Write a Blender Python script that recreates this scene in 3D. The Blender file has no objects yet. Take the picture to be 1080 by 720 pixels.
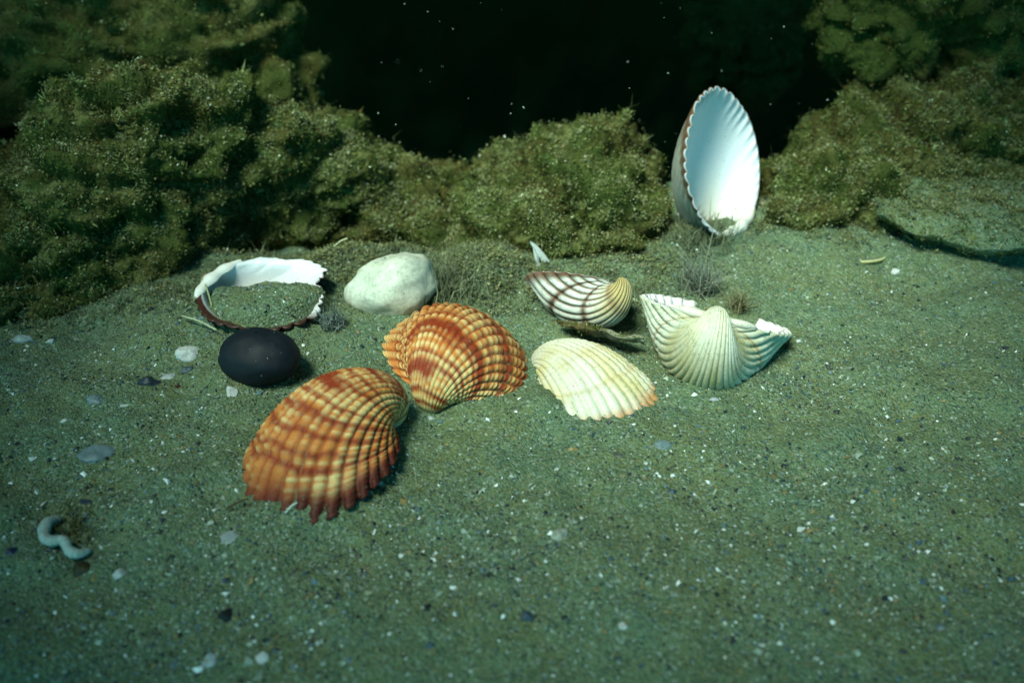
import bpy, math, random
import numpy as np
from mathutils import Vector, Matrix, Euler

# ------------------------------------------------------------------ camera, sky, sun, exposure
QUICK = 1.0
U = 0.01                                    # everything below is laid out in centimetres
scene = bpy.context.scene
PITCH, CAM_H, F_PX = math.radians(32.0), 18.0, 1050.0
cam = bpy.data.cameras.new('camera')
cam.lens = 35.0; cam.sensor_width = 36.0
cam.clip_start = 0.005; cam.clip_end = 50.0
cam.dof.use_dof = True; cam.dof.focus_distance = 0.315; cam.dof.aperture_fstop = 11.0
cam_ob = bpy.data.objects.new('camera', cam)
scene.collection.objects.link(cam_ob)
cam_ob.location = (0, 0, CAM_H * U)
cam_ob.rotation_euler = (math.pi / 2 - PITCH, 0, 0)
scene.camera = cam_ob

SUN_EL, SUN_AZ = 57.0, 214.0                # azimuth the light comes from, clockwise from +y
world = bpy.data.worlds.new('World'); scene.world = world; world.use_nodes = True
wn = world.node_tree; wn.nodes.clear()
sky = wn.nodes.new('ShaderNodeTexSky'); sky.sky_type = 'NISHITA'; sky.sun_disc = False
sky.sun_elevation = math.radians(SUN_EL); sky.sun_rotation = math.radians(SUN_AZ)
tint = wn.nodes.new('ShaderNodeMix'); tint.data_type = 'RGBA'; tint.blend_type = 'MULTIPLY'
tint.inputs[0].default_value = 1.0; tint.inputs[7].default_value = (0.16, 1.0, 0.95, 1)   # sea water filters the daylight
bg = wn.nodes.new('ShaderNodeBackground'); bg.inputs[1].default_value = 0.15
wo = wn.nodes.new('ShaderNodeOutputWorld')
wn.links.new(sky.outputs[0], tint.inputs[6]); wn.links.new(tint.outputs[2], bg.inputs[0]); wn.links.new(bg.outputs[0], wo.inputs[0])
sun = bpy.data.lights.new('sun', 'SUN'); sun.energy = 4.2; sun.angle = math.radians(20); sun.color = (0.90, 1.0, 0.80)
sun_ob = bpy.data.objects.new('sun', sun); scene.collection.objects.link(sun_ob)
_e, _a = math.radians(SUN_EL), math.radians(SUN_AZ)
_d = Vector((math.sin(_a) * math.cos(_e), math.cos(_a) * math.cos(_e), math.sin(_e)))
sun_ob.rotation_euler = _d.to_track_quat('Z', 'Y').to_euler()
scene.view_settings.view_transform = 'Standard'; scene.view_settings.look = 'None'
scene.view_settings.gamma = 1.0; scene.view_settings.exposure = 0.68
scene.cycles.max_bounces = 6

# ------------------------------------------------------------------ helpers
COL = scene.collection
FW = np.array([0, math.cos(PITCH), -math.sin(PITCH)]); UPV = np.array([0, math.sin(PITCH), math.cos(PITCH)])
def ray(px, py): return FW + np.array([1., 0, 0]) * (px - 540) / F_PX + UPV * (360 - py) / F_PX
def at(px, py, z=0.0):
    """where the sight line through a point of the photograph meets height z (cm)"""
    r = ray(px, py); return np.array([0, 0, CAM_H]) + r * ((z - CAM_H) / r[2])
def at_depth(px, py, y):
    r = ray(px, py); return np.array([0, 0, CAM_H]) + r * (y / r[1])

def _hash(ix, iy, iz, seed):
    h = (ix * 374761393 + iy * 668265263 + iz * 2147483647 + seed * 974634777) & 0xFFFFFFFF
    h = ((h ^ (h >> 13)) * 1274126177) & 0xFFFFFFFF
    h = ((h ^ (h >> 16)) * 2246822519) & 0xFFFFFFFF
    return ((h ^ (h >> 15)) & 0xFFFFFF) / float(0xFFFFFF)
def vnoise(p, seed=0):
    p = np.asarray(p, float); i = np.floor(p).astype(np.int64); f = p - i; f = f * f * (3 - 2 * f); r = 0
    for dx in (0, 1):
        for dy in (0, 1):
            for dz in (0, 1):
                w = (f[..., 0] if dx else 1 - f[..., 0]) * (f[..., 1] if dy else 1 - f[..., 1]) * (f[..., 2] if dz else 1 - f[..., 2])
                r = r + w * _hash(i[..., 0] + dx, i[..., 1] + dy, i[..., 2] + dz, seed)
    return r * 2 - 1
def fbm(p, oct=4, seed=0, gain=.5):
    a, r, q = 1., 0, np.asarray(p, float)
    for o in range(oct):
        r = r + a * vnoise(q, seed + o); q = q * 2.03 + 17.3; a *= gain
    return r
def n2(x, y, sc=1., oct=3, seed=0):
    return fbm(np.stack([np.asarray(x) * sc, np.asarray(y) * sc, np.zeros_like(np.asarray(x, float)) + .37], -1), oct, seed)
def smooth(a, b, x):
    t = np.clip((x - a) / (b - a), 0, 1); return t * t * (3 - 2 * t)

def mesh(name, V, faces, mat=None, col=None, smooth_shade=True):
    """V in cm, faces: list of int arrays (n,3) or (n,4); col: per-vertex rgb"""
    me = bpy.data.meshes.new(name)
    V = np.asarray(V, np.float32) * U
    faces = [np.asarray(f, np.int32) for f in faces if len(f)]
    nl = sum(f.size for f in faces); nf = sum(len(f) for f in faces)
    me.vertices.add(len(V)); me.vertices.foreach_set('co', V.ravel())
    me.loops.add(nl); me.loops.foreach_set('vertex_index', np.concatenate([f.ravel() for f in faces]))
    me.polygons.add(nf)
    tot = np.concatenate([np.full(len(f), f.shape[1], np.int32) for f in faces])
    st = np.concatenate([[0], np.cumsum(tot)[:-1]]).astype(np.int32)
    me.polygons.foreach_set('loop_start', st)
    me.polygons.foreach_set('use_smooth', np.full(nf, bool(smooth_shade)))
    me.update(calc_edges=True); me.validate()
    if col is not None:
        at_ = me.attributes.new('Col', 'FLOAT_COLOR', 'POINT')
        c = np.ones((len(V), 4), np.float32); c[:, :3] = col; at_.data.foreach_set('color', c.ravel())
    if mat: me.materials.append(mat)
    return me
def link(name, me, parent=None):
    o = bpy.data.objects.new(name, me); COL.objects.link(o)
    if parent: o.parent = parent
    return o
def tag(o, label=None, cat=None, group=None, kind=None):
    if label: o['label'] = label
    if cat: o['category'] = cat
    if group: o['group'] = group
    if kind: o['kind'] = kind
    return o
def grid_faces(nr, nc, off=0, flip=False):
    r, c = np.meshgrid(np.arange(nr - 1), np.arange(nc - 1), indexing='ij')
    a = (r * nc + c).ravel() + off
    f = np.stack([a, a + 1, a + nc + 1, a + nc], -1)
    return f[:, ::-1] if flip else f
def grid_normals(P):
    du = np.gradient(P, axis=1); dv = np.gradient(P, axis=0)
    n = np.cross(du, dv); return n / (np.linalg.norm(n, axis=-1, keepdims=True) + 1e-9)

# ------------------------------------------------------------------ materials
class N:
    def __init__(s, name):
        s.m = bpy.data.materials.new(name); s.m.use_nodes = True; s.t = s.m.node_tree; s.t.nodes.clear()
        s.o = s.t.nodes.new('ShaderNodeOutputMaterial'); s.b = s.t.nodes.new('ShaderNodeBsdfPrincipled')
        s.t.links.new(s.b.outputs[0], s.o.inputs[0])
        s.tc = s.t.nodes.new('ShaderNodeTexCoord')
        s.mp = s.t.nodes.new('ShaderNodeMapping'); s.mp.inputs['Scale'].default_value = (100, 100, 100)   # centimetres
        s.L(s.tc.outputs['Object'], s.mp.inputs[0]); s.v = s.mp.outputs[0]
    def L(s, a, b): s.t.links.new(a, b)
    def n(s, t, **k):
        x = s.t.nodes.new(t)
        for kk, vv in k.items(): setattr(x, kk, vv)
        return x
    def noise(s, sc, det=4, rough=.55):
        x = s.n('ShaderNodeTexNoise'); x.inputs['Scale'].default_value = sc; x.inputs['Detail'].default_value = det
        x.inputs['Roughness'].default_value = rough; s.L(s.v, x.inputs['Vector']); return x
    def vor(s, sc, rnd=1.):
        x = s.n('ShaderNodeTexVoronoi'); x.inputs['Scale'].default_value = sc; s.L(s.v, x.inputs['Vector'])
        return x
    def ramp(s, fac, stops, interp='LINEAR'):
        x = s.n('ShaderNodeValToRGB'); x.color_ramp.interpolation = interp
        e = x.color_ramp.elements
        while len(e) < len(stops): e.new(.5)
        for el, (p, c) in zip(e, stops): el.position = p; el.color = (*c, 1) if len(c) == 3 else c
        s.L(fac, x.inputs[0]); return x.outputs[0]
    def mix(s, f, a, b, mode='MIX'):
        x = s.n('ShaderNodeMix', data_type='RGBA', blend_type=mode)
        for i, v in ((0, f), (6, a), (7, b)):
            if hasattr(v, 'is_linked'): s.L(v, x.inputs[i])
            else: x.inputs[i].default_value = v if i == 0 else (*v, 1)
        return x.outputs[2]
    def math(s, op, a, b):
        x = s.n('ShaderNodeMath', operation=op)
        for i, v in ((0, a), (1, b)):
            if hasattr(v, 'is_linked'): s.L(v, x.inputs[i])
            else: x.inputs[i].default_value = v
        return x.outputs[0]
    def bump(s, h, strength=.5, dist=.0005, prev=None):
        x = s.n('ShaderNodeBump'); x.inputs['Strength'].default_value = strength; x.inputs['Distance'].default_value = dist
        s.L(h, x.inputs['Height'])
        if prev is not None: s.L(prev, x.inputs['Normal'])
        return x.outputs[0]
    def out(s, color=None, rough=.6, spec=.3, normal=None):
        if color is not None:
            if hasattr(color, 'is_linked'): s.L(color, s.b.inputs['Base Color'])
            else: s.b.inputs['Base Color'].default_value = (*color, 1)
        if hasattr(rough, 'is_linked'): s.L(rough, s.b.inputs['Roughness'])
        else: s.b.inputs['Roughness'].default_value = rough
        s.b.inputs['Specular IOR Level'].default_value = spec
        if normal is not None: s.L(normal, s.b.inputs['Normal'])
        return s.m
    def attr(s, name='Col'):
        x = s.n('ShaderNodeAttribute', attribute_name=name); return x.outputs['Color']

def mat_sand(name='sand_grains_surface'):
    k = N(name)
    v1, v2 = k.vor(12), k.vor(21)
    stops = [(0, (.007, .016, .022)), (.14, (.026, .052, .052)), (.24, (.075, .118, .060)), (.5, (.106, .165, .086)),
             (.74, (.142, .215, .122)), (.88, (.18, .17, .065)), (.94, (.17, .26, .22)), (1, (.40, .49, .46))]
    def chan(v):
        sp = k.n('ShaderNodeSeparateColor'); k.L(v.outputs['Color'], sp.inputs[0]); return sp.outputs[0]
    c1, c2 = k.ramp(chan(v1), stops), k.ramp(chan(v2), stops)
    big = k.noise(.35, 3)
    c = k.mix(.45, c1, c2)
    silt = k.ramp(big.outputs['Fac'], [(.40, (.125, .155, .055)), (.62, (.076, .155, .095))])
    fine = k.noise(2.2, 4)
    c = k.mix(k.ramp(fine.outputs['Fac'], [(.35, (.1,) * 3), (.7, (.55,) * 3)]), c, silt)
    h = k.math('ADD', k.math('MULTIPLY', v1.outputs['Distance'], -1.), k.math('MULTIPLY', v2.outputs['Distance'], -.6))
    nb = k.bump(h, .9, .0006)
    return k.out(c, .75, .25, nb)
def mat_attr(name, rough=.7, spec=.2, nsc=30, nstr=.35, ndist=.0002, var=.25, dust=None):
    k = N(name); c = k.attr(); nz = k.noise(nsc, 3)
    c = k.mix(1., c, k.ramp(nz.outputs['Fac'], [(.3, (1 - var,) * 3), (.7, (1 + var,) * 3)]), 'MULTIPLY')
    if dust:
        d1 = k.noise(5, 4, .7); d2 = k.noise(38, 2)
        m = k.math('MULTIPLY', k.ramp(d1.outputs['Fac'], [(dust[0], (0, 0, 0)), (dust[0] + .16, (1, 1, 1))]),
                   k.ramp(d2.outputs['Fac'], [(.44, (0, 0, 0)), (.6, (1, 1, 1))]))
        c = k.mix(k.math('MULTIPLY', m, dust[1]), c, (.15, .175, .11))
        sp = k.vor(19); spc = k.n('ShaderNodeSeparateColor'); k.L(sp.outputs['Color'], spc.inputs[0])
        dot = k.math('MULTIPLY', k.math('GREATER_THAN', spc.outputs[0], dust[2]), k.math('LESS_THAN', sp.outputs['Distance'], k.math('MULTIPLY', spc.outputs[1], .38)))
        c = k.mix(dot, c, dust[3] if len(dust) > 3 else (.03, .035, .03))
    return k.out(c, rough, spec, k.bump(nz.outputs['Fac'], nstr, ndist))

M_SAND = mat_sand()
M_GRAIN = mat_attr('grain_mineral', .5, .35, 60, .2, .0001, .15)
M_ALGAE = mat_attr('algae_filaments', .75, .15, 14, .2, .0002, .2)
M_ROCK = mat_attr('algae_covered_rock', .9, .1, 9, .8, .0012, .45)
M_SHELL = mat_attr('cockle_shell', .58, .22, 26, .4, .0002, .2, dust=(.54, .55, .95, (.20, .24, .18)))
M_SHELLW = mat_attr('white_cockle_shell', .5, .35, 26, .25, .00015, .10, dust=(.55, .6, .93))
M_SHELLD = mat_attr('dusty_cockle_shell', .6, .3, 22, .3, .0002, .14, dust=(.48, .75, .95))
M_PEARL = mat_attr('pearly_shell', .4, .35, 18, .2, .00012, .08, dust=(.62, .35, .992))
M_SMOOTH = mat_attr('smooth_pale_shell', .55, .3, 8, .3, .0004, .12, dust=(.47, .75, .97))
M_STONE = mat_attr('pebble_stone', .5, .35, 12, .3, .0003, .2)
M_BLACK = mat_attr('black_pebble_stone', .62, .25, 30, .2, .0001, .25, dust=(.58, .14, .994, (.3, .36, .34)))
M_STEM = mat_attr('dry_stem', .7, .2, 20, .3, .0002, .2)

# ------------------------------------------------------------------ ground
RING_C = at(285, 321, .5)
BUMPS = [(*at(512, 296)[:2], 1.7, .75), (*at(728, 262)[:2], 1.1, .45), (*at(345, 285)[:2], 1.4, .5), (*at(700, 285)[:2], 1.6, .35)]
BANKS = [(*at(x_, y_)[:2], r_, h_) for x_, y_, r_, h_ in ((650, 462, .9, .12), (575, 430, .7, .12), (320, 552, 1.0, .12), (395, 505, .9, .22), (500, 434, 1.2, .25), (770, 412, 1.3, .3), (276, 408, 1.1, .22), (420, 338, 1.2, .25), (615, 352, 1.2, .25))]
def gh(x, y):
    """height of the sand in cm"""
    x = np.asarray(x, float); y = np.asarray(y, float)
    z = .45 * n2(x, y, .11, 2, 3) + .34 * n2(x, y, .34, 3, 5) + .07 * n2(x, y, 1.1, 3, 8) * 1.5
    z = z * smooth(8, 22, y) * .9
    z = z + .5 * smooth(32, 38, y) * smooth(4, 12, x)
    z = z - 1.3 * smooth(35.2, 37.5, y) * smooth(6, 3.5, x) - 20 * smooth(41.5, 50, y)
    for bx, by, br, bz in BUMPS + BANKS: z = z + bz * np.exp(-(((x - bx) / br) ** 2 + ((y - by) / (br * .8)) ** 2))
    d = np.hypot((x - RING_C[0]) / 2.15, (y - RING_C[1]) / 1.95)
    z = z + .66 * smooth(1.0, .84, d) * (1 - .75 * smooth(-.2, 1.5, y - RING_C[1]))
    return z
def on(px, py, dz=0.):
    """a spot on the sand seen at this place of the photograph"""
    z = 0.
    for _ in range(4):
        p = at(px, py, z); z = float(gh(p[0], p[1]))
    return np.array([p[0], p[1], z + dz])

xs = np.concatenate([np.linspace(-300, -26, 24)[:-1], np.linspace(-26, 26, 370), np.linspace(26, 300, 24)[1:]])
ys = np.concatenate([np.linspace(-300, 8, 24)[:-1], np.linspace(8, 48, 310), np.linspace(48, 300, 28)[1:]])
GX, GY = np.meshgrid(xs, ys)
GZ = gh(GX, GY)
inner = (abs(GX) < 26) & (GY > 8) & (GY < 48)
GZ = GZ + np.where(inner, .03 * n2(GX, GY, 6., 2, 21), 0)
me = mesh('sand', np.stack([GX, GY, GZ], -1).reshape(-1, 3), [grid_faces(len(ys), len(xs))], M_SAND)
tag(link('sand', me), kind='structure')

# ------------------------------------------------------------------ rocks
rng = np.random.default_rng(7)
def interp_poly(pts, n):
    pts = np.asarray(pts, float); d = np.concatenate([[0], np.cumsum(np.linalg.norm(np.diff(pts, axis=0), axis=1))])
    t = np.linspace(0, d[-1], n); q = np.stack([np.interp(t, d, pts[:, i]) for i in range(pts.shape[1])], -1)
    k = np.ones(9) / 9
    for i in range(pts.shape[1]):
        q[:, i] = np.convolve(np.pad(q[:, i], 4, mode='edge'), k, 'valid')
    return q
def rock_color(P, nrm, seed):
    a = fbm(P * .55, 3, seed + 40); b = fbm(P * 2.1, 3, seed + 50)
    g = np.array([.035, .052, .012]); br = np.array([.045, .044, .012]); si = np.array([.11, .125, .045])
    m = smooth(-.3, .5, a)[..., None]; s = (smooth(-.1, .7, b) * smooth(0., .8, nrm[..., 2]))[..., None] * .8
    c = g * (1 - m) + br * m
    return c * (1 - s) + si * s
def lumps(P, seed, amp=1.):
    r = 1 - abs(fbm(P * .42, 2, seed)) * 1.6
    b = abs(vnoise(P * .85, seed + 17)) + .6 * abs(vnoise(P * 1.7 + 5, seed + 19)) + .35 * abs(vnoise(P * 3.4 + 9, seed + 21))     # clumps
    pit = smooth(.25, .7, fbm(P * .8 + 31, 2, seed + 25))                                                                         # hollows
    tz = P[..., 2] * .5 + P[..., 0] * .06 + .9 * fbm(P * .33, 2, seed + 27); fz = tz - np.floor(tz); led = smooth(.1, .45, fz) - fz               # ledges
    return amp * (.48 * (r - .4) + .42 * fbm(P * .95, 2, seed + 9)) + .42 * (b - .45) + .95 * led - .8 * pit + .12 * fbm(P * 6., 2, seed + 13)
def tufts(P, Fq, seed, density, hmin=.06, hmax=.3, silt=.5, keep=None, name='algae_turf', parent=None, ymask=True, n_fil=7, grey=0.):
    """short messy turf algae loaded with silt: many little ribbons and leaf-like flakes standing on the faces of a surface"""
    r = np.random.default_rng(seed)
    A, B, C = P[Fq[:, 0]], P[Fq[:, 1]], P[Fq[:, 2]]; D = P[Fq[:, 3]]
    nn = np.cross(C - A, D - B); ar = np.linalg.norm(nn, axis=1) / 2; nn = nn / (2 * ar[:, None] + 1e-9)
    cen = (A + B + C + D) / 4
    w = ar * (np.where((nn[:, 1] > .55) & (nn[:, 2] < .4), .05, 1.) if ymask else 1.)
    if keep is not None: w = w * keep(cen)
    w = w * (cen[:, 2] > -2) * (abs(cen[:, 0]) < 34) * (.25 + 1.2 * smooth(-.35, .5, fbm(cen * 1.9, 2, seed + 31)))
    n = int(w.sum() * density * QUICK)
    if n < 1: return None
    fi = r.choice(len(Fq), n, p=w / w.sum()); u, v = r.random((2, n, 1))
    pos = (A[fi] * (1 - u) + B[fi] * u) * (1 - v) + (D[fi] * (1 - u) + C[fi] * u) * v
    nor = nn[fi]
    cl = fbm(pos * 1.5, 3, seed + 3); cl2 = fbm(pos * .5, 2, seed + 4)
    hgt = hmin + (hmax - hmin) * smooth(-.3, .8, cl) ** 1.3 * r.uniform(.4, 1.3, n)
    pal = np.array([[.042, .064, .012], [.085, .104, .022], [.075, .066, .018], [.125, .155, .055], [.17, .205, .095], [.022, .03, .007]])
    top = np.clip(nor[:, 2] * .8 - nor[:, 1] * .2 + .2, 0, 1)
    pw = np.stack([smooth(.4, -.5, cl2) + .15, .5 + 0 * cl, smooth(-.2, .6, cl2) * .6 + .1, silt * (.35 + 1.2 * smooth(-.1, .7, cl)) * top,
                   silt * .8 * smooth(.1, .9, cl) * top, .3 + 0 * cl], -1)
    cum = np.cumsum(pw / pw.sum(1, keepdims=True), 1); ci = np.minimum((r.random((n, 1)) > cum).sum(1), len(pal) - 1)
    base = (pal[ci] * (1 - grey) + np.array([.125, .155, .10]) * grey) * r.uniform(.7, 1.45, (n, 1)) * (1 + .35 * fbm(pos * 2.6, 2, seed + 6))[:, None]
    K = n_fil
    N_ = n * K
    posK = np.repeat(pos, K, 0) + r.normal(0, .06, (N_, 3)); norK = np.repeat(nor, K, 0); hK = np.repeat(hgt, K) * r.uniform(.4, 1.2, N_)
    long = r.random(N_) < .07; hK = np.where(long, hK * 2.2, hK)
    d = norK + r.normal(0, .85, (N_, 3)); d[:, 2] += .2; d /= np.linalg.norm(d, axis=1, keepdims=True)
    bend = r.normal(0, .8, (N_, 3))
    side = np.cross(d, r.normal(0, 1, (N_, 3))); side /= np.linalg.norm(side, axis=1, keepdims=True) + 1e-9
    wd = np.where(long, .006, r.uniform(.011, .040, N_))[:, None]
    p0 = posK - d * .04; p1 = posK + d * (hK * .55)[:, None] ; p2 = p1 + (d + bend) * (hK * .5)[:, None]
    V = np.stack([p0, p1 - side * wd, p2, p1 + side * wd], 1).reshape(-1, 3)
    q = np.arange(N_ * 4).reshape(-1, 4)
    cK = np.repeat(base, K, 0) * r.uniform(.7, 1.3, (N_, 1))
    c = np.repeat(cK[:, None, :], 4, 1).reshape(-1, 3)
    me = mesh(name, V, [q], M_ALGAE, c, False)
    o = link(name, me, parent); tag(o, kind='stuff'); return o
def crumbs(pos, size, col, name, mat, parent=None, seed=0, flat=.7, tetra=False):
    """many little angular grains"""
    r = np.random.default_rng(seed); n = len(pos)
    O = np.array([[1, 0, 0], [-1, 0, 0], [0, 1, 0], [0, -1, 0], [0, 0, 1], [0, 0, -1.]])
    T = np.array([[0, 2, 4], [2, 1, 4], [1, 3, 4], [3, 0, 4], [2, 0, 5], [1, 2, 5], [3, 1, 5], [0, 3, 5]])
    if tetra:
        O = np.array([[1, 1, 1], [-1, -1, 1], [-1, 1, -1], [1, -1, -1.]]) * .75; T = np.array([[0, 2, 1], [0, 1, 3], [0, 3, 2], [1, 2, 3]])
    nv = len(O)
    v = O[None] * r.uniform(.55, 1.25, (n, nv, 1)) + r.normal(0, .16, (n, nv, 3)); v[..., 2] *= flat
    a = r.uniform(0, 6.28, n); ca, sa = np.cos(a)[:, None], np.sin(a)[:, None]
    x = v[..., 0] * ca - v[..., 1] * sa; y = v[..., 0] * sa + v[..., 1] * ca
    tx = r.normal(0, .5, (n, 1)); z = v[..., 2] + x * tx
    V = (np.stack([x, y, z], -1) * np.asarray(size)[:, None, None] + pos[:, None, :]).reshape(-1, 3)
    f = (T[None] + (np.arange(n) * nv)[:, None, None]).reshape(-1, 3)
    me = mesh(name, V, [f], mat, np.repeat(col, nv, 0), False)
    return tag(link(name, me, parent), kind='stuff')
def silt_specks(P, nq, seed, n, parent, wmul=1.):
    """flocs of silt, sand grains and shell crumbs caught in the turf"""
    n = int(n * QUICK); r = np.random.default_rng(seed)
    w = np.clip(nq[:, 2] * .8 - nq[:, 1] * .2 + .25, 0, 1) * (.12 + smooth(-.1, .6, fbm(P * 1.6, 2, seed + 7))) * (abs(P[:, 0]) < 34) * (P[:, 2] > -1.5) * wmul + 1e-9
    i = r.choice(len(P), n, p=w / w.sum())
    pos = P[i] + nq[i] * r.uniform(.0, .22, (n, 1)) + r.normal(0, .06, (n, 3))
    pal = np.array([[.125, .155, .055], [.175, .21, .10], [.48, .55, .46], [.17, .15, .055], [.04, .055, .022]])
    c = pal[r.choice(5, n, p=[.52, .20, .010, .14, .13])] * r.uniform(.75, 1.25, (n, 1))
    crumbs(pos, np.clip(r.lognormal(-3.6, .4, n), .012, .07), c, 'silt_specks', M_GRAIN, parent, seed + 1, tetra=True)

def rock_loft(label, crest, base, seed, back=6., depth=14., amp=1., density=33, nc=230, silt=1.1, hmax=.24):
    cr = interp_poly([at_depth(*c) for c in crest], nc)
    ba = interp_poly([on(*b) for b in base], nc)
    nr1, nr2 = 100, 34
    rows = []
    for q in np.linspace(0, 1, nr1):
        yb = ba[:, 1] * (1 - q) + cr[:, 1] * q; x = ba[:, 0] * (1 - q) + cr[:, 0] * q
        z = (ba[:, 2] - .8) + (cr[:, 2] - ba[:, 2] + .8) * math.sin(q * math.pi / 2) ** .75
        rows.append(np.stack([x, yb - .9 * math.sin(q * math.pi) ** 1., z], -1))
    for q in np.linspace(0, 1, nr2 + 1)[1:]:
        rows.append(np.stack([cr[:, 0], cr[:, 1] + back * math.sin(q * math.pi / 2), cr[:, 2] - (cr[:, 2] + depth) * q ** 1.8], -1))
    P = np.array(rows)
    n = grid_normals(P)
    c = np.linspace(0, 1, nc); q = np.linspace(0, 1, len(rows))[:, None]
    P = P + n * (lumps(P, seed, amp) - .35 * amp)[..., None] * smooth(0, .08, q)[..., None]
    # ends turn down into the ground
    endz = (smooth(0, .06, c) * smooth(1, .94, c))[None, :, None]
    P[..., 2:] = P[..., 2:] * endz + (-3) * (1 - endz)
    n = grid_normals(P)
    V = P.reshape(-1, 3); Fq = grid_faces(len(rows), nc)
    o = link('rock', mesh('rock', V, [Fq], M_ROCK, rock_color(V, n.reshape(-1, 3), seed)))
    tag(o, label, 'rock')
    tufts(V, Fq, seed + 100, density, hmax=hmax, silt=silt, parent=o)
    silt_specks(V, n.reshape(-1, 3), seed + 200, 26000, o)
    return o
def blob(c, r, seed, amp=1., nu=190, nv=120, rotz=0.):
    th = np.linspace(0, 2 * np.pi, nu); ph = np.linspace(.02, np.pi - .02, nv)
    PH, TH = np.meshgrid(ph, th, indexing='ij')
    d = np.stack([np.sin(PH) * np.cos(TH), np.sin(PH) * np.sin(TH), np.cos(PH)], -1)
    d = np.sign(d) * abs(d) ** .85
    P = d * np.asarray(r)
    ca, sa = math.cos(rotz), math.sin(rotz)
    P = np.stack([P[..., 0] * ca - P[..., 1] * sa, P[..., 0] * sa + P[..., 1] * ca, P[..., 2]], -1) + np.asarray(c)
    n = P - np.asarray(c); n = n / np.asarray(r) ** 2; n /= np.linalg.norm(n, axis=-1, keepdims=True)
    P = P + n * lumps(P, seed, amp)[..., None]
    P[:, -1] = P[:, 0]
    return P, n
def rock_blob(label, c, r, seed, amp=1., density=19, silt=.8, hmax=.24, rotz=0., specks=7000):
    P, n = blob(c, r, seed, amp, rotz=rotz)
    V = P.reshape(-1, 3); Fq = grid_faces(*P.shape[:2])[:, ::-1]; nn = n.reshape(-1, 3)
    o = link('rock', mesh('rock', V, [Fq], M_ROCK, rock_color(V, nn, seed))); tag(o, label, 'rock')
    tufts(V, Fq, seed + 100, density, hmax=hmax, silt=silt, parent=o)
    silt_specks(V, nn, seed + 200, specks, o)
    return o

rock_loft('large algae-covered boulder on the left behind the sand-filled shell',
          [(-260, 175, 35), (-120, 150, 35.5), (0, 172, 36.5), (25, 130, 37), (60, 92, 37.5), (110, 78, 38), (170, 75, 38), (240, 92, 38.5), (300, 112, 39.5), (350, 132, 40.5), (420, 165, 41.5)],
          [(-260, 370), (-120, 355), (0, 345), (120, 312), (200, 282), (260, 262), (420, 250)], 11, amp=1.15)
rock_loft('low algae-covered rock ridge in the middle, left of the upright white shell',
          [(200, 150, 43), (300, 140, 42.5), (350, 140, 42), (400, 152, 41.8), (450, 172, 42), (490, 176, 42), (540, 156, 41.5), (590, 132, 41), (645, 124, 40.5), (680, 146, 40.5), (708, 205, 40.3)],
          [(200, 240), (300, 250), (380, 258), (470, 268), (560, 278), (640, 278), (690, 262), (708, 252)], 23, amp=1.05)
rock_loft('pale silted boulder on the right, behind the flat slab',
          [(790, 212, 39.5), (822, 166, 40), (862, 138, 41), (900, 108, 42), (955, 78, 43), (1040, 62, 44), (1160, 44, 44.5), (1300, 30, 45)],
          [(790, 240), (850, 240), (920, 246), (1000, 238), (1080, 225), (1300, 220)], 37, amp=.9, silt=1.3)
c = at_depth(125, 108, 46.5); rock_blob('dim upper boulder in the top left corner above the large boulder', c, (9.6, 4.5, 6.8), 51, 1.2)
c = at_depth(985, 8, 45.5); rock_blob('green algae-tufted rock in the top right corner', c, (4.9, 3.2, 3.2), 61, 1.0, silt=.4)
c = at_depth(790, 30, 68); rock_blob('barely visible dark rock in the gloom above the upright shell', c, (3.6, 3.5, 5.5), 71, 1.0, density=14, specks=600)

# the hollow under the cliff behind the rocks
prof = np.array([(50, -24), (66, -27), (88, -22), (96, -4), (92, 14), (74, 18), (56, 15.5), (49.5, 14.5), (48, 17), (51, 30), (58, 50), (70, 90), (85, 140)], float)
pq = interp_poly(prof, 110); xw = np.linspace(-130, 130, 160)
CP = np.zeros((110, 160, 3)); CP[..., 0] = xw; CP[..., 1] = pq[:, :1]; CP[..., 2] = pq[:, 1:]
cn = grid_normals(CP); CP = CP + cn * (2.2 * fbm(CP * .12, 4, 77))[..., None]
V = CP.reshape(-1, 3)
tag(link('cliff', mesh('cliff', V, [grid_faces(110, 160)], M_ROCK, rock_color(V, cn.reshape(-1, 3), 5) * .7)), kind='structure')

# unseen roof added to shade the edges; its opening shapes the pool of sunlight
ADDED_ROOF_Z = 40.0
hc = np.array([1.0, 32.0]) + np.array([_d.x, _d.y]) * ADDED_ROOF_Z / _d.z
ta = np.linspace(0, 2 * np.pi, 121); rq = np.concatenate([np.linspace(0, 1, 26), np.linspace(1, 0, 14)])
lip = 1 + .10 * n2(np.cos(ta) * 1.6, np.sin(ta) * 1.6, 1, 3, 401)
RP = np.zeros((40, 121, 3))
for i_, q_ in enumerate(rq):
    e_ = q_ ** 1.6
    RP[i_, :, 0] = hc[0] + np.cos(ta) * ((17.5 + 7 * np.clip(np.sin(ta), 0, 1)) * lip + 45 * e_); RP[i_, :, 1] = hc[1] + np.sin(ta) * ((18.5 + 3.5 * np.clip(np.sin(ta), 0, 1)) * lip + 40 * e_)
    RP[i_, :, 2] = ADDED_ROOF_Z + (0 if i_ < 26 else 9 * (1 - q_)) - 6 * e_
rn_ = fbm(RP * .11, 4, 403); RP[..., 2] += 1.6 * rn_ * smooth(0, .1, rq)[:, None]
RP[:, -1] = RP[:, 0]
V = RP.reshape(-1, 3); tag(link('added_light_roof', mesh('added_light_roof', V, [grid_faces(40, 121)], M_ROCK, rock_color(V, np.tile([0, 0, -1.], (len(V), 1)), 405))), kind='structure')

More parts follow.
